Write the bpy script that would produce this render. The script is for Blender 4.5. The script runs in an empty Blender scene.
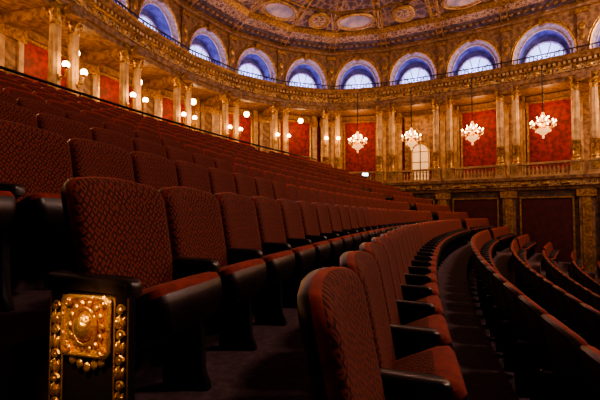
import bpy, math, random
from mathutils import Vector, Matrix
random.seed(4)
D = bpy.data
scene = bpy.context.scene
try: scene.view_settings.look = 'AgX - Medium High Contrast'
except Exception as e: print('look', e)

# ------------------------------------------------------------------ materials
MATS = {}
def mat(name, col, rough=0.6, metal=0.0, emit=None, estr=0.0, var=0.0, vscale=8.0, bump=0.0, bscale=40.0, sheen=0.0, col2=None, spec=None):
    m = D.materials.new(name); m.use_nodes = True
    nt = m.node_tree; b = nt.nodes['Principled BSDF']
    b.inputs['Base Color'].default_value = (*col, 1)
    b.inputs['Roughness'].default_value = rough
    b.inputs['Metallic'].default_value = metal
    if spec is not None: b.inputs['Specular IOR Level'].default_value = spec
    if sheen: 
        b.inputs['Sheen Weight'].default_value = sheen
        b.inputs['Sheen Tint'].default_value = (1, .45, .35, 1)
    if emit:
        b.inputs['Emission Color'].default_value = (*emit, 1)
        b.inputs['Emission Strength'].default_value = estr
    tc = nt.nodes.new('ShaderNodeTexCoord')
    if var or col2:
        n = nt.nodes.new('ShaderNodeTexNoise'); n.inputs['Scale'].default_value = vscale; n.inputs['Detail'].default_value = 4
        nt.links.new(tc.outputs['Object'], n.inputs['Vector'])
        r = nt.nodes.new('ShaderNodeValToRGB')
        c2 = col2 if col2 else tuple(c*(1-var) for c in col)
        r.color_ramp.elements[0].position = .38; r.color_ramp.elements[1].position = .62
        r.color_ramp.elements[0].color = (*c2, 1); r.color_ramp.elements[1].color = (*col, 1)
        nt.links.new(n.outputs['Fac'], r.inputs['Fac']); nt.links.new(r.outputs['Color'], b.inputs['Base Color'])
    if bump:
        n2 = nt.nodes.new('ShaderNodeTexNoise'); n2.inputs['Scale'].default_value = bscale; n2.inputs['Detail'].default_value = 3
        nt.links.new(tc.outputs['Object'], n2.inputs['Vector'])
        bp = nt.nodes.new('ShaderNodeBump'); bp.inputs['Strength'].default_value = bump; bp.inputs['Distance'].default_value = .02
        nt.links.new(n2.outputs['Fac'], bp.inputs['Height']); nt.links.new(bp.outputs['Normal'], b.inputs['Normal'])
    MATS[name] = m
    return m

def fabric(name, c1, c2, scale):
    m = D.materials.new(name); m.use_nodes = True
    nt = m.node_tree; b = nt.nodes['Principled BSDF']
    uv = nt.nodes.new('ShaderNodeUVMap'); uv.uv_map = 'UVMap'
    v = nt.nodes.new('ShaderNodeTexVoronoi'); v.distance = 'MANHATTAN'; v.inputs['Randomness'].default_value = 0.35
    v.inputs['Scale'].default_value = scale; v.voronoi_dimensions = '2D'
    nt.links.new(uv.outputs['UV'], v.inputs['Vector'])
    mm = nt.nodes.new('ShaderNodeMath'); mm.operation = 'MULTIPLY'; mm.inputs[1].default_value = 11.0
    nt.links.new(v.outputs['Distance'], mm.inputs[0])
    s = nt.nodes.new('ShaderNodeMath'); s.operation = 'SINE'; nt.links.new(mm.outputs[0], s.inputs[0])
    r = nt.nodes.new('ShaderNodeValToRGB'); r.color_ramp.elements[0].position = .0; r.color_ramp.elements[1].position = .6
    r.color_ramp.elements[0].color = (*c1, 1); r.color_ramp.elements[1].color = (*c2, 1)
    nt.links.new(s.outputs[0], r.inputs['Fac']); nt.links.new(r.outputs['Color'], b.inputs['Base Color'])
    b.inputs['Roughness'].default_value = .85; b.inputs['Sheen Weight'].default_value = .15
    b.inputs['Sheen Tint'].default_value = (1, .5, .35, 1); b.inputs['Specular IOR Level'].default_value = .2
    MATS[name] = m

fabric('damask_red', (.060, .016, .012), (.27, .056, .036), 28)
mat('velvet_red', (.35, .052, .036), .8, sheen=.3, var=.4, vscale=20, spec=.2)
mat('seat_shell', (.026, .014, .017), .38, var=.3, vscale=12)
mat('black_iron', (.018, .014, .020), .35, bump=.1)
mat('arm_wood', (.035, .022, .023), .35, var=.5, vscale=15)
mat('gold_carved', (1.0, .62, .22), .28, .85, bump=.4, bscale=90)
mat('gold_leaf', (.70, .40, .12), .34, .65, var=.6, vscale=9, bump=.6, bscale=18)
mat('cream_marble', (.58, .38, .18), .40, col2=(.34, .20, .09), vscale=3, bump=.25, bscale=14)
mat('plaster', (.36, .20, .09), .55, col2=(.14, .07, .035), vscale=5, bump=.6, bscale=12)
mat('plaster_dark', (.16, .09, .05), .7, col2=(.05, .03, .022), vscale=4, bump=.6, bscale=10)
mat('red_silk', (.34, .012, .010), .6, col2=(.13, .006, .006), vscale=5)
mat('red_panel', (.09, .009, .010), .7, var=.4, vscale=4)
mat('carpet', (.145, .088, .105), .85, col2=(.09, .05, .066), vscale=25)
mat('arch_plaster', (.66, .58, .62), .6, col2=(.36, .28, .40), vscale=6, bump=.4, bscale=15)
mat('niche_blue', (.18, .17, .38), .7, var=.5, vscale=3)
mat('window_glow', (.5, .6, .9), .5, emit=(.45, .58, 1.0), estr=1.8)
mat('bulb_warm', (1, .8, .5), .5, emit=(1, .60, .26), estr=24)
mat('globe_warm', (1, .8, .5), .5, emit=(1, .60, .26), estr=26)
mat('crystal', (.8, .55, .3), .15, emit=(1, .48, .16), estr=1.3)
mat('fresco', (.80, .58, .50), .7, col2=(.36, .34, .44), vscale=1.6, bump=.1)
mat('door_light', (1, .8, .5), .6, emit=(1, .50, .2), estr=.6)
mat('exit_sign', (.6, .8, 1), .5, emit=(.6, .85, 1), estr=8)

def ornate(name, dark, mid, gold, sc):
    m = D.materials.new(name); m.use_nodes = True
    nt = m.node_tree; b = nt.nodes['Principled BSDF']
    tc = nt.nodes.new('ShaderNodeTexCoord')
    v = nt.nodes.new('ShaderNodeTexVoronoi'); v.feature = 'DISTANCE_TO_EDGE'; v.inputs['Scale'].default_value = sc
    n = nt.nodes.new('ShaderNodeTexNoise'); n.inputs['Scale'].default_value = sc*1.3
    nt.links.new(tc.outputs['Object'], n.inputs['Vector'])
    mx = nt.nodes.new('ShaderNodeMixRGB'); mx.inputs['Fac'].default_value = .35
    nt.links.new(tc.outputs['Object'], mx.inputs['Color1']); nt.links.new(n.outputs['Color'], mx.inputs['Color2'])
    nt.links.new(mx.outputs['Color'], v.inputs['Vector'])
    r = nt.nodes.new('ShaderNodeValToRGB')
    r.color_ramp.elements[0].position = .0; r.color_ramp.elements[0].color = (*gold, 1)
    e = r.color_ramp.elements.new(.10); e.color = (*mid, 1)
    r.color_ramp.elements[-1].position = .24; r.color_ramp.elements[-1].color = (*dark, 1)
    nt.links.new(v.outputs['Distance'], r.inputs['Fac']); nt.links.new(r.outputs['Color'], b.inputs['Base Color'])
    b.inputs['Roughness'].default_value = .5; b.inputs['Metallic'].default_value = .2
    bp = nt.nodes.new('ShaderNodeBump'); bp.invert = True; bp.inputs['Strength'].default_value = .6; bp.inputs['Distance'].default_value = .05
    nt.links.new(v.outputs['Distance'], bp.inputs['Height']); nt.links.new(bp.outputs['Normal'], b.inputs['Normal'])
    MATS[name] = m
ornate('ornate_ceiling', (.085, .042, .036), (.17, .09, .055), (.40, .24, .11), 3.0)
ornate('ornate_gilt', (.12, .06, .025), (.34, .20, .08), (.78, .50, .20), 6)

# ------------------------------------------------------------------ mesh builder
class MB:
    def __init__(s): s.v = []; s.f = []; s.m = []; s.uv = []
    def add(s, verts, faces, mname, uvs=None):
        o = len(s.v); s.v += [tuple(v) for v in verts]
        s.uv += uvs if uvs else [(v[0], v[2]+v[1]*.7) for v in verts]
        if isinstance(mname, str): mname = [mname]*len(faces)
        for f, mn in zip(faces, mname): s.f.append(tuple(i+o for i in f)); s.m.append(mn)
    def merge(s, other, M):
        o = len(s.v)
        s.v += [tuple(M @ Vector(v)) for v in other.v]; s.uv += other.uv
        s.f += [tuple(i+o for i in f) for f in other.f]; s.m += other.m
    def box(s, c, d, mn, rotz=0.0):
        x, y, z = c; a, b, e = d[0]/2, d[1]/2, d[2]/2
        vs = []
        for dx, dy, dz in [(-a,-b,-e),(a,-b,-e),(a,b,-e),(-a,b,-e),(-a,-b,e),(a,-b,e),(a,b,e),(-a,b,e)]:
            vs.append((x+dx*math.cos(rotz)-dy*math.sin(rotz), y+dx*math.sin(rotz)+dy*math.cos(rotz), z+dz))
        s.add(vs, [(3,2,1,0),(4,5,6,7),(0,1,5,4),(1,2,6,5),(2,3,7,6),(3,0,4,7)], mn)
    def layered(s, outline, layers, mp, mns):
        n = len(outline)
        ca = (min(p[0] for p in outline)+max(p[0] for p in outline))/2; cb = (min(p[1] for p in outline)+max(p[1] for p in outline))/2
        ha = (max(p[0] for p in outline)-min(p[0] for p in outline))/2; hb = (max(p[1] for p in outline)-min(p[1] for p in outline))/2
        vs = []; fs = []; ms = []
        for t, ins in layers:
            for a, b in outline:
                vs.append(mp(ca+(a-ca)*(1-ins/ha), cb+(b-cb)*(1-ins/hb), t))
        for k in range(len(layers)-1):
            for i in range(n):
                j = (i+1) % n
                fs.append((k*n+i, k*n+j, (k+1)*n+j, (k+1)*n+i)); ms.append(mns[k+1])
        fs.append(tuple(range(n))[::-1]); ms.append(mns[0])
        fs.append(tuple((len(layers)-1)*n+i for i in range(n))); ms.append(mns[-1])
        s.add(vs, fs, ms)
    def lathe(s, prof, c, mn, seg=12, flute=0.0, axis='z', sx=1, sy=1):
        vs = []; fs = []; ms = []
        n = len(prof)
        for k in range(seg):
            a = 2*math.pi*k/seg
            for i, p in enumerate(prof):
                r = p[0]
                if flute and len(p) > 2 and p[2] and k % 2: r *= (1-flute)
                if axis == 'z': vs.append((c[0]+r*math.cos(a)*sx, c[1]+r*math.sin(a)*sy, c[2]+p[1]))
                elif axis == 'x': vs.append((c[0]+p[1], c[1]+r*math.cos(a)*sx, c[2]+r*math.sin(a)*sy))
                else: vs.append((c[0]+r*math.cos(a)*sx, c[1]-p[1], c[2]+r*math.sin(a)*sy))
        for k in range(seg):
            k2 = (k+1) % seg
            for i in range(n-1):
                fs.append((k*n+i, k2*n+i, k2*n+i+1, k*n+i+1))
                ms.append(mn if isinstance(mn, str) else mn[i])
        s.add(vs, fs, ms)
    def sphere(s, c, r, mn, seg=10, rings=6, sc=(1,1,1)):
        vs = []; fs = []
        for i in range(rings+1):
            th = math.pi*i/rings
            for k in range(seg):
                a = 2*math.pi*k/seg
                vs.append((c[0]+r*sc[0]*math.sin(th)*math.cos(a), c[1]+r*sc[1]*math.sin(th)*math.sin(a), c[2]+r*sc[2]*math.cos(th)))
        for i in range(rings):
            for k in range(seg):
                k2 = (k+1) % seg
                fs.append((i*seg+k, (i+1)*seg+k, (i+1)*seg+k2, i*seg+k2))
        s.add(vs, fs, mn)
    def tube(s, pts, r, mn, seg=6, closed=False):
        pts = [Vector(p) for p in pts]; n = len(pts); vs = []; fs = []
        up = None
        for i, p in enumerate(pts):
            if closed: d = pts[(i+1) % n]-pts[i-1]
            else: d = pts[min(i+1, n-1)]-pts[max(i-1, 0)]
            d.normalize()
            if up is None:
                up = Vector((0,0,1)) if abs(d.z) < .9 else Vector((1,0,0))
            a = d.cross(up); 
            if a.length < 1e-4: a = d.cross(Vector((1,0.3,0)))
            a.normalize(); b = a.cross(d); up = b
            rr = r[i] if isinstance(r, (list, tuple)) else r
            for k in range(seg):
                t = 2*math.pi*k/seg
                vs.append(p + a*math.cos(t)*rr + b*math.sin(t)*rr)
        for i in range(n if closed else n-1):
            i2 = (i+1) % n
            for k in range(seg):
                k2 = (k+1) % seg
                fs.append((i*seg+k, i2*seg+k, i2*seg+k2, i*seg+k2))
        if not closed:
            fs.append(tuple(range(seg))); fs.append(tuple((n-1)*seg+k for k in range(seg))[::-1])
        s.add(vs, fs, mn)
    def mesh(s, name, smooth=True, ang=40):
        me = D.meshes.new(name); me.from_pydata(s.v, [], s.f)
        names = []
        for mn in s.m:
            if mn not in names: names.append(mn)
        for mn in names: me.materials.append(MATS[mn])
        idx = {mn: i for i, mn in enumerate(names)}
        me.polygons.foreach_set('material_index', [idx[x] for x in s.m])
        uvl = me.uv_layers.new(name='UVMap')
        lv = [0]*len(me.loops); me.loops.foreach_get('vertex_index', lv)
        flat = []
        for i in lv: flat += s.uv[i]
        uvl.data.foreach_set('uv', flat)
        me.polygons.foreach_set('use_smooth', [smooth]*len(me.polygons))
        if smooth: 
            try: me.set_sharp_from_angle(angle=math.radians(ang))
            except Exception: pass
        me.update()
        return me
def obj(name, me, M=None, parent=None):
    o = D.objects.new(name, me); scene.collection.objects.link(o)
    if parent: o.parent = parent
    if M is not None: o.matrix_world = M if not parent else o.matrix_world
    if parent and M is not None: o.matrix_local = M
    return o

# ------------------------------------------------------------------ seat layout
AZ = math.radians(14)
u = Vector((math.cos(AZ), -math.sin(AZ), 0)); r0 = Vector((math.sin(AZ), math.cos(AZ), 0))
R = 60.0; C = u*R
def frame(p, s):
    ph = s/(R-p)
    e = -u*math.cos(ph)+r0*math.sin(ph)
    return C+e*(R-p), -e
def seatM(p, s, z):
    pos, f = frame(p, s)
    x = f.cross(Vector((0,0,1)))
    M = Matrix(((x.x, f.x, 0, pos.x), (x.y, f.y, 0, pos.y), (0, 0, 1, z), (0, 0, 0, 1)))
    return M
CH = 1.02; SP = .60
rows = {}
for j in range(0, 9): rows[-j-1] = (-1.29-.95*j, .165+.38*j)
rows[0] = (-.24, -.16)
for k in range(1, 11): rows[k] = (.76+.95*(k-1), -.58-.38*(k-1))

# ------------------------------------------------------------------ hall plan curve
ctrl = [(-13,-12),(-12,-6),(-11.1,0),(-9.8,6.5),(-8.1,12.9),(-7.0,17.2),(-5.2,21.2),(-2.4,24.2),(1.7,25.9),(5.2,25.3),(8.4,23.7),(11.4,21.8),(14.2,19.6),(17.4,16.6),(20.0,13),(21.6,9),(22,5)]
def cr(P, n=40):
    out = []
    for i in range(1, len(P)-2):
        a, b, c, d = [Vector((q[0], q[1])) for q in P[i-1:i+3]]
        for k in range(n):
            t = k/n
            out.append(.5*((2*b)+(c-a)*t+(2*a-5*b+4*c-d)*t*t+(3*b-a-3*c+d)*t**3))
    return out
curve = cr(ctrl)
BL = 3.45
i0 = min(range(len(curve)), key=lambda i: (curve[i]-Vector((14.1, 19.65))).length)
def walk(i, step):
    out = []; cur = curve[i]
    while 0 <= i < len(curve):
        if (curve[i]-cur).length >= BL:
            cur = cur+(curve[i]-cur).normalized()*BL; out.append(cur)
        i += step
    return out
V = walk(i0, -1)[::-1]+[curve[i0]]+walk(i0, 1)
NV = len(V)
dirs = [(V[i+1]-V[i]).normalized() for i in range(NV-1)]
def lf(d): return Vector((-d.y, d.x))
nrm = []
for i in range(NV):
    a = lf(dirs[max(i-1, 0)]); b = lf(dirs[min(i, NV-2)])
    m = (a+b).normalized(); nrm.append(m/max(.3, m.dot(a)))
BACK = [Vector((22.5, -14)), Vector((-12.2, -14))]      # closes the plan behind the camera
def hall_poly(off): return [V[i]+nrm[i]*off for i in range(NV)]+BACK
def sweep(name, prof, mns, cap=False):
    mb = MB(); n = len(prof); vs = []; fs = []; ms = []; uv = []
    for i in range(NV):
        for o_, z in prof:
            q = V[i]+nrm[i]*o_; vs.append((q.x, q.y, z)); uv.append((i*BL, z+o_))
    for i in range(NV-1):
        for k in range(n-1):
            fs.append((i*n+k, (i+1)*n+k, (i+1)*n+k+1, i*n+k+1)); ms.append(mns if isinstance(mns, str) else mns[k])
    mb.add(vs, fs, ms, uv)
    return obj(name, mb.mesh(name, smooth=False))

FL = 2.0   # colonnade floor
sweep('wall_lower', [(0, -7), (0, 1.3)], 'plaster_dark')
sweep('trim_balcony_front', [(0, 1.3), (-.12, 1.32), (-.12, 1.45), (-.24, 1.5), (-.24, 1.78), (-.34, 1.84), (-.34, FL), (0.3, FL)], ['gold_leaf','plaster','gold_leaf','ornate_gilt','gold_leaf','plaster','plaster'])
sweep('floor_promenade', [(-.1, FL), (2.7, FL)], 'carpet')
sweep('wall_promenade', [(2.65, FL), (2.65, 7.0)], 'red_silk')
sweep('ceiling_promenade', [(2.65, 7.0), (-.25, 7.0)], 'plaster')
sweep('trim_entablature', [(.3, 6.98), (-.28, 6.98), (-.28, 7.2), (-.33, 7.22), (-.33, 7.52), (-.42, 7.56), (-.42, 7.66), (-.62, 7.72), (-.72, 7.86), (-.76, 7.92), (-.70, 7.97), (0.05, 7.99)],
      ['plaster','plaster','plaster','ornate_gilt','gold_leaf','plaster','plaster','plaster','gold_leaf','plaster','plaster'])
sweep('ceiling_cove', [(0, 10.38), (-.12, 10.42), (-.16, 10.55), (-.30, 10.6), (-.9, 10.86), (-1.4, 11.06), (-1.5, 10.96), (-1.7, 11.16), (-3.0, 11.6), (-4.4, 11.95), (-4.5, 11.80), (-4.75, 11.98), (-6.5, 12.3)],
      ['gold_leaf','plaster','gold_leaf','plaster_dark','ornate_gilt','gold_leaf','gold_leaf','ornate_ceiling','ornate_ceiling','gold_leaf','gold_leaf','ornate_ceiling'])
mb = MB()
ring = [V[i]+nrm[i]*-6.4 for i in range(NV)]
mb.add([(q.x, q.y, 12.28) for q in ring], [tuple(range(NV))], 'ornate_ceiling')
obj('ceiling', mb.mesh('ceiling', False))

# ------------------------------------------------------------------ column pair
def column(mb, x):
    mb.box((x, 0, FL+.09), (.56, .56, .18), 'cream_marble')
    mb.box((x, 0, FL+.42), (.48, .48, .50), 'cream_marble')
    mb.box((x, -.25, FL+.42), (.3, .02, .34), 'gold_leaf')
    mb.box((x, 0, FL+.71), (.56, .56, .10), 'cream_marble')
    z = FL+.76
    H = 6.98-z
    pr = [(.26,0,0),(.26,.05,0),(.235,.09,0),(.25,.13,0),(.205,.17,0),(.195,.25,0),(.20,.95,0),(.215,.98,0),(.19,1.02,1),(.185,H*.5,1),(.172,H-.72,1),(.18,H-.70,0),(.20,H-.67,0),(.175,H-.64,0),(.19,H-.48,0),(.25,H-.36,0),(.20,H-.35,0),(.22,H-.20,0),(.30,H-.07,0)]
    ms = ['gold_leaf']*7+['cream_marble']*3+['gold_leaf']*8
    mb.lathe(pr, (x, 0, z), ms, seg=20, flute=.14)
    mb.box((x, 0, 6.98-.04), (.54, .54, .08), 'gold_leaf')
    for i in range(8):
        a = i*math.pi/4+.39
        mb.sphere((x+.24*math.cos(a), .24*math.sin(a), z+H-.40), .055, 'gold_leaf', 6, 4, (1,1,1.6))
        mb.sphere((x+.205*math.cos(a), .205*math.sin(a), z+.6), .05, 'gold_leaf', 6, 4, (1,1,3.2))
        if i % 2 == 0: mb.sphere((x+.31*math.cos(a), .31*math.sin(a), z+H-.14), .075, 'gold_leaf', 6, 4)
colm = MB(); column(colm, -.38); column(colm, .38)
colm.box((0, 2.45, (FL+7)/2), (.95, .25, 5.0), 'plaster')
for x in (-.36, .36): colm.box((x, 2.30, (FL+7)/2), (.2, .08, 4.4), 'cream_marble')
colm.box((0, 2.42, 6.5), (1.1, .4, .5), 'gold_leaf'); colm.box((0, 2.42, FL+.2), (1.1, .4, .4), 'plaster')
colm.box((0, 0.9, 6.82), (.6, 3.0, .36), 'plaster')
colm.box((0, -.05, 9.15), (.42, .16, 2.3), 'plaster')
colm.box((0, -.08, 10.2), (.56, .28, .25), 'gold_leaf')
colm.sphere((0, -.14, 9.4), .16, 'gold_leaf', 8, 6, (1,.5,1.5))
colm.sphere((0, -.14, 8.9), .11, 'gold_leaf', 8, 6, (1,.5,1.8))
colm.box((0, -.06, -2.8), (.62, .16, 8.2), 'plaster')
colm.box((0, -.15, -2.8), (.34, .06, 7.4), 'gold_leaf')
colm.box((0, -.1, 1.1), (.8, .28, .34), 'gold_leaf')
colm_me = colm.mesh('wall_column_pair', True, 35)
rib = MB()
for xx in (-.16, .16):
    rib.tube([(xx, -.2, 10.58), (xx, -.9, 10.88), (xx, -1.5, 11.1), (xx, -3.0, 11.60), (xx, -4.4, 11.95)], .06, 'gold_leaf', 6)
for yy, zz in [(-.6, 10.75), (-1.1, 10.95), (-1.9, 11.24), (-2.5, 11.44), (-3.1, 11.62), (-3.7, 11.78)]:
    rib.sphere((0, yy, zz-.02), .13, 'gold_leaf', 8, 5, (1.1, 1, .6))
rib_me = rib.mesh('ceiling_rib')

# ------------------------------------------------------------------ arch bay
bay = MB()
aA, bA, z0 = 1.42, 1.86, 8.20; hw = BL/2+.02; zt = 10.42; zb = 7.95
N = 24
arch = [(aA*math.cos(math.pi*i/N), z0+bA*math.sin(math.pi*i/N)) for i in range(N+1)]
outer = []
for i in range(N+1):
    th = math.pi*i/N; cx, cz = math.cos(th), math.sin(th)
    k = min(hw/abs(cx) if abs(cx) > 1e-6 else 1e9, (zt-z0)/cz if cz > 1e-6 else 1e9)
    outer.append((cx*k, z0+cz*k))
vs = [(x, 0, z) for x, z in arch]+[(x, 0, z) for x, z in outer]
fs = [(i, i+1, N+1+i+1, N+1+i) for i in range(N)]
bay.add(vs, fs, 'plaster')
for sgn in (-1, 1):
    c_ = [o for o in outer if (o[0]*sgn > 0)]
    corner = (sgn*hw, 0, zt)
    pts = sorted(c_, key=lambda o: math.atan2(o[1]-z0, abs(o[0])))
    for a, b in zip(pts, pts[1:]):
        if abs(abs(a[0])-hw) < 1e-3 and abs(b[1]-zt) < 1e-3 and abs(abs(b[0])-hw) > 1e-3:
            bay.add([(a[0],0,a[1]), corner, (b[0],0,b[1])], [(0,1,2)], 'plaster')
bay.box((0, .12, (zb+z0)/2), (2*hw, .24, z0-zb), 'plaster')
dep = .85
vs = [(x, 0, z) for x, z in arch]+[(x*.88, .22, z0+(z-z0)*.88) for x, z in arch]+[(x*.84, dep, z0+(z-z0)*.84) for x, z in arch]
bay.add(vs, [(i, N+1+i, N+1+i+1, i+1) for i in range(N)], 'arch_plaster')
bay.add(vs, [(N+1+i, 2*N+2+i, 2*N+2+i+1, N+1+i+1) for i in range(N)], 'niche_blue')
vs = [(0, dep, z0)]+[(x*.84, dep, z0+(z-z0)*.84) for x, z in arch]
bay.add(vs, [(0, i+1, i+2) for i in range(N)], 'niche_blue')
bay.box((0, dep/2, z0-.03), (2.6, dep, .06), 'arch_plaster')
def archtube(a, b, y, r, mn, z=z0):
    bay.tube([(a*math.cos(math.pi*i/N), y, z+b*math.sin(math.pi*i/N)) for i in range(N+1)], r, mn, 6)
archtube(1.45, 1.90, -.03, .06, 'gold_leaf'); archtube(1.22, 1.62, .2, .045, 'arch_plaster')
archtube(1.57, 2.02, -.01, .03, 'gold_leaf')
archtube(.98, 1.14, dep-.05, .06, 'arch_plaster', z0+.02)
vs = [(0, dep-.03, z0+.02)]+[(.96*math.cos(math.pi*i/N), dep-.03, z0+.02+1.12*math.sin(math.pi*i/N)) for i in range(N+1)]
bay.add(vs, [(0, i+1, i+2) for i in range(N)], 'window_glow')
for a in (36, 72, 108, 144):
    t = math.radians(a); bay.tube([(.3*math.cos(t), dep-.05, z0+.02+.3*math.sin(t)), (.96*math.cos(t), dep-.05, z0+.02+1.12*math.sin(t))], .02, 'black_iron', 4)
bay.tube([(.35*math.cos(math.pi*i/12), dep-.05, z0+.02+.35*math.sin(math.pi*i/12)) for i in range(13)], .02, 'black_iron', 4)
for i in range(1, 16):
    t = math.pi*i/16
    bay.sphere((1.51*math.cos(t), -.03, z0+1.96*math.sin(t)), .045, 'gold_leaf', 6, 4)
bay.box((0, -.08, z0+bA+.08), (.26, .22, .38), 'gold_leaf')
for i in range(17):
    x = -1.5+3.0*i/16
    bay.box((x, -.45, 8.12), (.035, .035, .28), 'black_iron')
bay.box((0, -.45, 8.28), (BL, .05, .05), 'black_iron')
for i in range(16):
    x = -BL/2+BL*(i+.5)/16
    bay.box((x, -.46, 7.62), (.11, .16, .13), 'cream_marble')
for i in range(6):
    x = -BL/2+BL*(i+.5)/6
    bay.sphere((x, -.35, 7.37), .1, 'gold_leaf', 8, 5, (1.3, .5, 1))
bay.box((0, 0, 6.86), (2.3, .34, .24), 'plaster')
bpr = [(.05,0),(.06,.04),(.035,.08),(.06,.2),(.065,.28),(.035,.42),(.03,.5),(.055,.54)]
for i in range(11):
    x = -.95+1.9*i/10
    bay.lathe(bpr, (x, 0, FL+.12), 'cream_marble', 8)
bay.box((0, 0, FL+.06), (2.2, .26, .12), 'cream_marble'); bay.box((0, 0, FL+.71), (2.2, .26, .11), 'cream_marble')
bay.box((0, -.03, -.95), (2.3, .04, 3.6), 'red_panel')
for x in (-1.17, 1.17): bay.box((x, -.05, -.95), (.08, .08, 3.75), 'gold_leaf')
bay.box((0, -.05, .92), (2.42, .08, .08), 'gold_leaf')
for x in (-.9, 0, .9): bay.sphere((x, -.26, 1.64), .1, 'gold_leaf', 8, 5, (2.2, .4, 1))
bay_me = bay.mesh('wall_arcade')

pil = MB()
for x in (-1.42, 1.42):
    pil.box((x, 2.5, 4.5), (.34, .2, 5), 'cream_marble')
    pil.box((x, 2.46, 6.45), (.44, .24, .42), 'gold_leaf'); pil.box((x, 2.46, 2.4), (.44, .24, .7), 'plaster')
pil.box((0, 2.52, 6.8), (2.4, .2, .3), 'plaster')
pan = MB()
pan.box((0, 2.58, 4.4), (2.2, .06, 4.2), 'red_silk')
for x in (-1.12, 1.12): pan.box((x, 2.54, 4.4), (.12, .14, 4.3), 'gold_leaf')
pan.box((0, 2.54, 6.56), (2.36, .14, .12), 'gold_leaf'); pan.box((0, 2.54, 2.4), (2.36, .14, .4), 'plaster')
pan.merge(pil, Matrix.Identity(4))
pan_me = pan.mesh('wall_panel', False)
ds = MB()
ds.box((0, 2.52, 4.9), (2.1, .2, 4.0), 'plaster'); ds.merge(pil, Matrix.Identity(4))
ds_me = ds.mesh('wall_door_surround', False)
dr = MB(); DY = -.12
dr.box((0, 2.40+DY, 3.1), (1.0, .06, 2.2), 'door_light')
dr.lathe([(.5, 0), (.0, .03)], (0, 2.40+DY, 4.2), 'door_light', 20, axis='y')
dr.tube([(-.56, 2.36+DY, 2.0), (-.56, 2.36+DY, 4.2)]+[(.56*math.cos(math.pi*(1-i/12)), 2.36+DY, 4.2+.56*math.sin(math.pi*(1-i/12))) for i in range(1, 12)]+[(.56, 2.36+DY, 4.2), (.56, 2.36+DY, 2.0)], .05, 'gold_leaf', 6)
dr.tube([(0, 2.35+DY, 2.0), (0, 2.35+DY, 4.7)], .03, 'arm_wood', 4)
for z in (2.8, 3.5, 4.2): dr.tube([(-.5, 2.35+DY, z), (.5, 2.35+DY, z)], .02, 'arm_wood', 4)
dr_me = dr.mesh('door_1', True)

# chandelier: lamp body below z=0, chain above
ch = MB()
ch.tube([(0,0,.85),(0,0,-1.35)], .022, 'arm_wood', 5)
for i in range(12): ch.sphere((0,0,.80-.17*i), .032, 'arm_wood', 6, 4, (1,1,1.5))
ch.lathe([(.0,-1.2),(.06,-1.25),(.03,-1.33),(.09,-1.42),(.05,-1.52),(.13,-1.68),(.04,-1.8),(.0,-1.86)], (0,0,0), 'gold_leaf', 10)
for i in range(10):
    a = i*math.pi/5; c, s_ = math.cos(a), math.sin(a)
    ch.tube([(.06*c,.06*s_,-1.62),(.2*c,.2*s_,-1.76),(.36*c,.36*s_,-1.72),(.42*c,.42*s_,-1.56)], .015, 'gold_leaf', 5)
    ch.lathe([(.0,-1.57),(.05,-1.56),(.06,-1.53)], (.42*c,.42*s_,0), 'gold_leaf', 6)
    ch.sphere((.42*c,.42*s_,-1.48), .030, 'bulb_warm', 6, 5, (1,1,1.7))
    ch.sphere((.42*c,.42*s_,-1.64), .028, 'crystal', 5, 4, (1,1,1.7))
    ch.sphere((.25*c,.25*s_,-1.84), .028, 'crystal', 5, 4, (1,1,1.6))
    a2 = a+.31; c2, s2 = math.cos(a2), math.sin(a2)
    if i % 2 == 0: ch.sphere((.2*c2,.2*s2,-1.30), .028, 'bulb_warm', 6, 4, (1,1,1.6))
    ch.tube([(.03*c2,.03*s2,-1.10),(.09*c2,.09*s2,-1.30),(.24*c2,.24*s2,-1.48)], .012, 'crystal', 4)
ch.tube([(.24*math.cos(i*math.pi/8), .24*math.sin(i*math.pi/8), -1.49) for i in range(16)], .025, 'crystal', 5, True)
ch.lathe([(.22,-1.76),(.19,-1.88),(.10,-1.97),(0,-2.02)], (0,0,0), 'crystal', 12)
ch.sphere((0,0,-2.07), .05, 'crystal', 6, 5, (1,1,1.5))
ch_me = ch.mesh('crystal_chandelier')
sc_ = MB()
for x in (-.38, .38):
    sc_.tube([(x, -.2, 4.55), (x, -.42, 4.5), (x, -.46, 4.75)], .025, 'gold_leaf', 6)
    sc_.lathe([(.0,0),(.07,.02),(.09,.06)], (x, -.46, 4.76), 'gold_leaf', 8)
    sc_.sphere((x, -.46, 4.91), .115, 'globe_warm', 12, 8)
    sc_.sphere((x, -.22, 4.52), .08, 'gold_leaf', 8, 5, (1,.5,1.6))
sc_me = sc_.mesh('globe_wall_lamp')
pg = MB()
pg.tube([(0, 1.2, 7.0), (0, 1.2, 6.5)], .02, 'gold_leaf', 5)
pg.lathe([(.0,.0),(.1,-.03),(.12,-.1)], (0,1.2,6.5), 'gold_leaf', 8)
pg.sphere((0, 1.2, 6.3), .17, 'globe_warm', 14, 10)
pg_me = pg.mesh('pendant_globe')

def light(name, loc, power, col, rad=.15, typ='POINT'):
    l = D.lights.new(name, typ); l.energy = power; l.color = col
    if typ == 'POINT': l.shadow_soft_size = rad
    o = D.objects.new(name, l); o.location = loc; scene.collection.objects.link(o); return o

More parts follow.
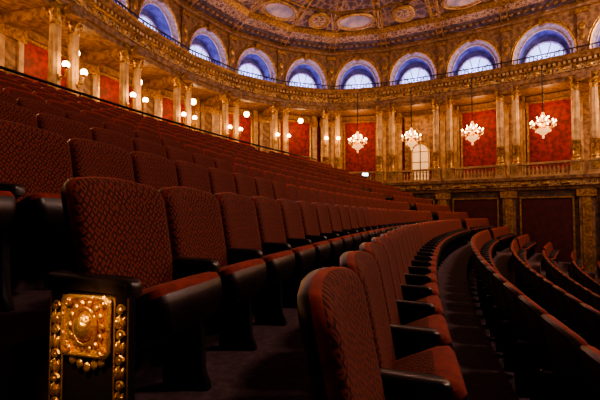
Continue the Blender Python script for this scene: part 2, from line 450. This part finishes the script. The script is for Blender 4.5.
def planM(q, d, z=0):
    n = lf(d)
    return Matrix(((d.x, n.x, 0, q.x), (d.y, n.y, 0, q.y), (0, 0, 1, z), (0, 0, 0, 1)))
def medallion(fresco, a_, b_):
    med = MB()
    cz = lambda y: 11.16+(-1.7-y)*.335-.03
    for ring_s, rr, mn in ((1.0, .07, 'gold_leaf'), (.82, .035, 'gold_leaf')):
        med.tube([(ring_s*a_*math.cos(i*math.pi/14), -2.45+ring_s*b_*math.sin(i*math.pi/14), cz(-2.45+ring_s*b_*math.sin(i*math.pi/14))) for i in range(28)], rr, mn, 6, True)
    vs = [(0, -2.45, cz(-2.45))]+[(a_*math.cos(i*math.pi/14), -2.45+b_*math.sin(i*math.pi/14), cz(-2.45+b_*math.sin(i*math.pi/14))) for i in range(28)]
    med.add(vs, [(0, i+1, (i+1) % 28+1) for i in range(28)], fresco)
    for (x0, y0_, x1, y1_) in ((-1.4,-1.78,1.4,-1.78),(-1.3,-3.2,1.3,-3.2),(-1.4,-1.78,-1.3,-3.2),(1.4,-1.78,1.3,-3.2)):
        med.tube([(x0,y0_,cz(y0_)),(x1,y1_,cz(y1_))], .045, 'gold_leaf', 5)
    for i in range(9): med.sphere((-1.35+.3375*i, -.62, 10.72), .10, 'gold_leaf', 8, 5, (1.1,1,.7))
    return med.mesh('ceiling_medallion')
med_a = medallion('fresco', 1.12, .56); med_b = medallion('ornate_gilt', .60, .52)

for i in range(NV-1):
    d = dirs[i]; q = (V[i]+V[i+1])/2; M = planM(q, d)
    obj('wall_arcade', bay_me, M)
    x_img = 300+400*q.x/q.y if q.y > 2 else -999
    door = 395 < x_img < 425
    obj('wall_door_surround' if door else 'wall_panel', ds_me if door else pan_me, M)
    if door: obj('door_1', dr_me, M)
    obj('ceiling_medallion', med_a if i % 2 == 0 else med_b, M)
    n = lf(d)
    right = x_img > 335
    if right and q.y > 5:
        p_ = q-n*.55
        ob = obj('crystal_chandelier', ch_me, Matrix.Translation((p_.x, p_.y, 6.68)) @ Matrix.Diagonal((1.32,1.32,1.3,1)))
        light('chandelier_light', (p_.x, p_.y, 4.7), 135, (1, .58, .27), .35)
    else:
        obj('pendant_globe_lamp', pg_me, M)
    if q.y > -8:
        w = q+n*1.2
        light('promenade_light', (w.x, w.y, 6.0), 74 if right else 62, (1, .50, .20), .2)
        w = q+n*.45
        light('lunette_light', (w.x, w.y, 8.5), 44, (.36, .33, 1.0), .15)
        w = q-n*1.5
        light('cove_light', (w.x, w.y, 8.6), 30, (1, .60, .40), .2)
for i in range(NV):
    d = (dirs[max(i-1,0)]+dirs[min(i,NV-2)]).normalized(); M = planM(V[i], d)
    obj('wall_column_pair', colm_me, M); obj('ceiling_rib', rib_me, M)
    x_img = 300+400*V[i].x/V[i].y if V[i].y > 2 else -999
    if x_img < 350:
        obj('globe_wall_lamp', sc_me, M)
        if V[i].y > 0:
            w = V[i]-lf(d)*.8
            light('sconce_light', (w.x, w.y, 4.95), 42, (1, .52, .2), .15)

# ------------------------------------------------------------------ theatre seats
def rrect(a0, a1, b0, b1, r, n=3, arch=0.0):
    pts = []
    for cx, cy, s0 in ((a1-r, b0+r, -90), (a1-r, b1-r, 0), (a0+r, b1-r, 90), (a0+r, b0+r, 180)):
        for i in range(n+1):
            t = math.radians(s0+90*i/n); pts.append((cx+r*math.cos(t), cy+r*math.sin(t)))
    return pts
def seat_proto(hi=True, arms=(-1,)):
    mb = MB(); n = 5 if hi else 2
    zt = CH
    o = rrect(-.292, .292, .40, zt-.03, .065, n)
    o2 = []
    for k, (a, b) in enumerate(o):
        o2.append((a*(.93+.07*(b-.4)/.6), b))
        nxt = o[(k+1) % len(o)]
        if abs(a-nxt[0]) > .2:
            for j in range(1, 4 if hi else 2):
                t = j/(4 if hi else 2); o2.append(((a+(nxt[0]-a)*t)*(.93+.07*(b-.4)/.6), b+(nxt[1]-b)*t))
        elif abs(b-nxt[1]) > .2:
            for j in range(1, 3):
                t = j/3; bb = b+(nxt[1]-b)*t; o2.append((a*(.93+.07*(bb-.4)/.6), bb))
    o3 = [(a, b+(.03*(1-(a/.28)**2) if b > .7 else 0)) for a, b in o2]
    def mpb(a, b, t): return (a, t+(zt-b)*.20+.035*(a/.28)**2, b)
    sh = 'seat_shell'; f = 'damask_red'; v = 'velvet_red'
    mb.layered(o3, [(-.035, .03), (-.03, .008), (-.015, 0), (.0, 0)], mpb, [sh]*5)
    if hi: mb.layered(o3, [(.0, .0), (.012, -.003), (.03, .002), (.045, .012), (.055, .03), (.062, .07), (.066, .13)], mpb, [sh, v, v, f, f, f, f, f])
    else: mb.layered(o3, [(.0, .0), (.03, .0), (.055, .03), (.062, .1)], mpb, [sh, v, v, f, f])
    th = math.radians(24); so = rrect(-.255, .255, 0, .35, .05, n)
    def mps(a, b, t):
        return (a, .12+b*math.cos(th)-t*math.sin(th), .42+b*math.sin(th)+t*math.cos(th))
    if hi: mb.layered(so, [(-.15, .09), (-.12, .04), (-.07, .01), (-.03, 0), (-.028, .0), (0, -.004), (.03, .004), (.045, .03), (.055, .08)], mps, [sh]*4+[sh, sh, v, v, v, f])
    else: mb.layered(so, [(-.13, .06), (-.04, 0), (.02, 0), (.05, .04)], mps, [sh, sh, sh, v, f])
    for sd in arms:
        x = sd*SP/2
        ao = rrect(0, .39, x-.04, x+.04, .03, n)
        mb.layered(ao, [(.585, .012), (.595, 0), (.625, 0), (.64, .006), (.645, .015)], lambda a, b, t: (b, a, t-.02*max(0, (a-.24)/.14)**2), ['arm_wood']*6)
        st = [(.10,0),(.35,0),(.345,.03),(.32,.08),(.305,.35),(.33,.5),(.355,.59),(.03,.59),(.08,.35)]
        mb.layered(st, [(x-.024, .006), (x-.02, 0), (x+.02, 0), (x+.024, .006)], lambda a, b, t: (t, a, b), ['black_iron']*5)
    mb.box((0, .18, .36), (SP-.04, .05, .05), 'black_iron')
    return mb
hi = seat_proto(True); lo = seat_proto(False)
hi_me = hi.mesh('theater_seat_mesh')
hiE = seat_proto(True, (-1, 1)); hiE_me = hiE.mesh('theater_seat_end_mesh')

# gilded end panel (local: outward +x)
ep = MB(); X = SP/2+.026; YO = .055
ep.box((X, .175+YO, .29), (.03, .32, .58), 'black_iron')
for yc in (.04+YO, .31+YO):
    ep.box((X+.02, yc, .29), (.015, .058, .58), 'arm_wood')
    z = .03; k = 0
    while z < .56:
        if k % 2 == 0:
            ep.tube([(X+.032, yc+.016*math.cos(t*.6)*(1-t/14), z+.018*math.sin(t*.6)*(1-t/14)) for t in range(12)], .0065, 'gold_carved', 6)
            ep.sphere((X+.03, yc, z), .010, 'gold_carved', 8, 5)
        else:
            for sg in (-1, 1):
                ep.sphere((X+.03, yc+sg*.012, z), .018, 'gold_carved', 8, 5, (.6, .5, 1.2))
            ep.sphere((X+.035, yc, z+.004), .014, 'gold_carved', 8, 5, (.6, .5, 1.8))
        z += .042
        k += 1
    for e in (-.027, .027): ep.tube([(X+.028, yc+e, .01), (X+.028, yc+e, .575)], .003, 'gold_carved', 5)
yc, zc = .175+YO, .475
po = rrect(yc-.095, yc+.095, zc-.098, zc+.098, .02, 4)
ep.layered(po, [(X+.012, 0), (X+.03, 0), (X+.04, .008), (X+.030, .020)], lambda a, b, t: (t, a, b), ['gold_carved']*5)
ep.tube([(X+.04, a, b) for a, b in po], .008, 'gold_carved', 6, True)
ep.lathe([(.050, .0), (.048, .014), (.038, .030), (.02, .040), (0, .043)], (X+.034, yc, zc), 'gold_carved', 24, axis='x', sx=.72, sy=1.0)
ep.tube([(X+.046, yc+.046*math.cos(i*math.pi/12), zc+.062*math.sin(i*math.pi/12)) for i in range(24)], .006, 'gold_carved', 6, True)
for i in range(14):
    a = i*math.pi/7
    ep.sphere((X+.04, yc+.066*math.cos(a), zc+.079*math.sin(a)), .011, 'gold_carved', 8, 5, (.6, 1, 1))
for sy in (-1, 1):
    for sz in (-1, 1):
        ep.tube([(X+.045, yc+sy*(.073+.018*math.cos(t*.55)*(1-t/16)), zc+sz*(.078+.018*math.sin(t*.55)*(1-t/16))) for t in range(14)], .006, 'gold_carved', 5)
for k in range(5):
    ep.sphere((X+.03, yc-.06+.03*k, .355-.012*(2-abs(k-2))), .014, 'gold_carved', 8, 5, (.6, 1, 1.4))
ep_me = ep.mesh('gilded_end_panel')

poly = hall_poly(-.75)
def inside(x, y):
    c = False; n = len(poly); j = n-1
    for i in range(n):
        xi, yi, xj, yj = poly[i].x, poly[i].y, poly[j].x, poly[j].y
        if (yi > y) != (yj > y) and x < (xj-xi)*(y-yi)/(yj-yi)+xi: c = not c
        j = i
    return c
NEAR = {-1: 12, 0: 12}
S0 = {-1: 1.24, 0: .84}
for k, (p, h) in sorted(rows.items()):
    zf = h-CH
    s0 = S0.get(k, -2.6 if k < 0 else -3.2)
    s = s0+SP/2; cnt = 0; rowmb = MB()
    while s < 48:
        pos, f = frame(p, s)
        near = cnt < NEAR.get(k, 0)
        gap = (17.6 < s < 18.9)
        if not gap and inside(pos.x, pos.y):
            M = seatM(p, s, zf)
            if near:
                o = obj('theater_seat', hiE_me if cnt == 0 else hi_me, M)
                if cnt == 0: 
                    pnl = obj('gilded_end_panel', ep_me, None, o)
                    pnl.matrix_parent_inverse = Matrix.Identity(4)
            else:
                use = hi if (s < 6.5 and -4 <= k <= 3) else lo
                rowmb.merge(use, M)
        cnt += 1; s += SP
    if rowmb.v: obj('theater_seat_row', rowmb.mesh('theater_seat_row'))

# ------------------------------------------------------------------ stepped floor
fl = MB(); ks = sorted(rows)
smax = 46; NS = 80
prof = []
prof.append((-12.9, rows[-9][1]-CH)); 
for k in ks:
    p, h = rows[k]; pb = p-.10; z = h-CH
    if k != ks[0]: prof.append((pb, prevz)); prof.append((pb, z))
    prevz = z
prof.append((p+1.6, z)); prof.append((p+1.6, z-1.0)); prof.append((p+9, z-1.0))
vs = []
for i in range(NS+1):
    s = -9+(smax+9)*i/NS
    for pp, z in prof:
        ph = s/(R-pp); e = -u*math.cos(ph)+r0*math.sin(ph); q = C+e*(R-pp); vs.append((q.x, q.y, z))
n = len(prof)
poly = hall_poly(.12)
fs = []
for i in range(NS):
    for k in range(n-1):
        ids = (i*n+k, (i+1)*n+k, (i+1)*n+k+1, i*n+k+1)
        if any(inside(vs[j][0], vs[j][1]) for j in ids): fs.append(ids)
fl.add(vs, fs, 'carpet')
obj('floor', fl.mesh('floor', False))

# ------------------------------------------------------------------ top rail
rl = MB(); pr_, hr = -9.6, 3.52; pts = []; zf = rows[-9][1]-CH
poly = hall_poly(-.4)
s = -6
while s < 40:
    q, f = frame(pr_, s)
    if inside(q.x, q.y): pts.append((q.x, q.y, hr))
    s += .6
rl.tube(pts, .04, 'black_iron', 6)
rl.tube([(a, b, hr-.3) for a, b, c in pts], .02, 'black_iron', 5)
for i, (a, b, c) in enumerate(pts):
    if i % 2 == 0: rl.tube([(a, b, zf), (a, b, hr)], .022, 'black_iron', 5)
obj('handrail', rl.mesh('handrail'))
pw = MB(); vs = []; 
for a, b, c in pts: vs += [(a, b, zf-.3), (a, b, zf+.95)]
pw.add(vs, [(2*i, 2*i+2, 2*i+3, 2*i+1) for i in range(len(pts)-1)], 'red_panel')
obj('wall_parapet', pw.mesh('wall_parapet', False))

q = Vector((4.1, 25.15))
ex = MB()
ex.box((q.x, q.y, 2.55), (.5, .12, .26), 'black_iron'); ex.box((q.x, q.y-.07, 2.55), (.36, .02, .18), 'exit_sign')
ex.tube([(q.x, q.y, 1.9), (q.x, q.y, 2.45)], .04, 'black_iron', 6)
obj('exit_sign', ex.mesh('exit_sign', False))

# ------------------------------------------------------------------ hall lights
light('fill_light', (9, 3, 9.0), 2000, (1, .68, .52), .7)  # this and the next: unseen fill lamps without fixtures, added to brighten the seating
light('fill_light', (16, 12, 9.5), 2200, (1, .68, .54), .8)
M = seatM(rows[-1][0], S0[-1]+SP/2, rows[-1][1]-CH)
lp = M @ Vector((.72, .34, .85))
l = light('aisle_light', lp, 20.0, (1, .58, .20), .03, 'SPOT')
l.data.spot_size = math.radians(40); l.data.spot_blend = .8; l.data.shadow_soft_size = .03
tgt = M @ Vector((.33, .23, .42)); l.rotation_euler = (tgt-lp).to_track_quat('-Z', 'Y').to_euler()

w = D.worlds.new('world'); scene.world = w; w.use_nodes = True
w.node_tree.nodes['Background'].inputs[0].default_value = (.15, .12, .18, 1); w.node_tree.nodes['Background'].inputs[1].default_value = .16

cam = D.cameras.new('camera'); cam.lens = 24; cam.sensor_width = 36; cam.clip_start = .05; cam.clip_end = 200
co = D.objects.new('camera', cam); scene.collection.objects.link(co); scene.camera = co
co.location = (0, 0, 0); co.rotation_euler = (math.radians(90+2.15), 0, 0)
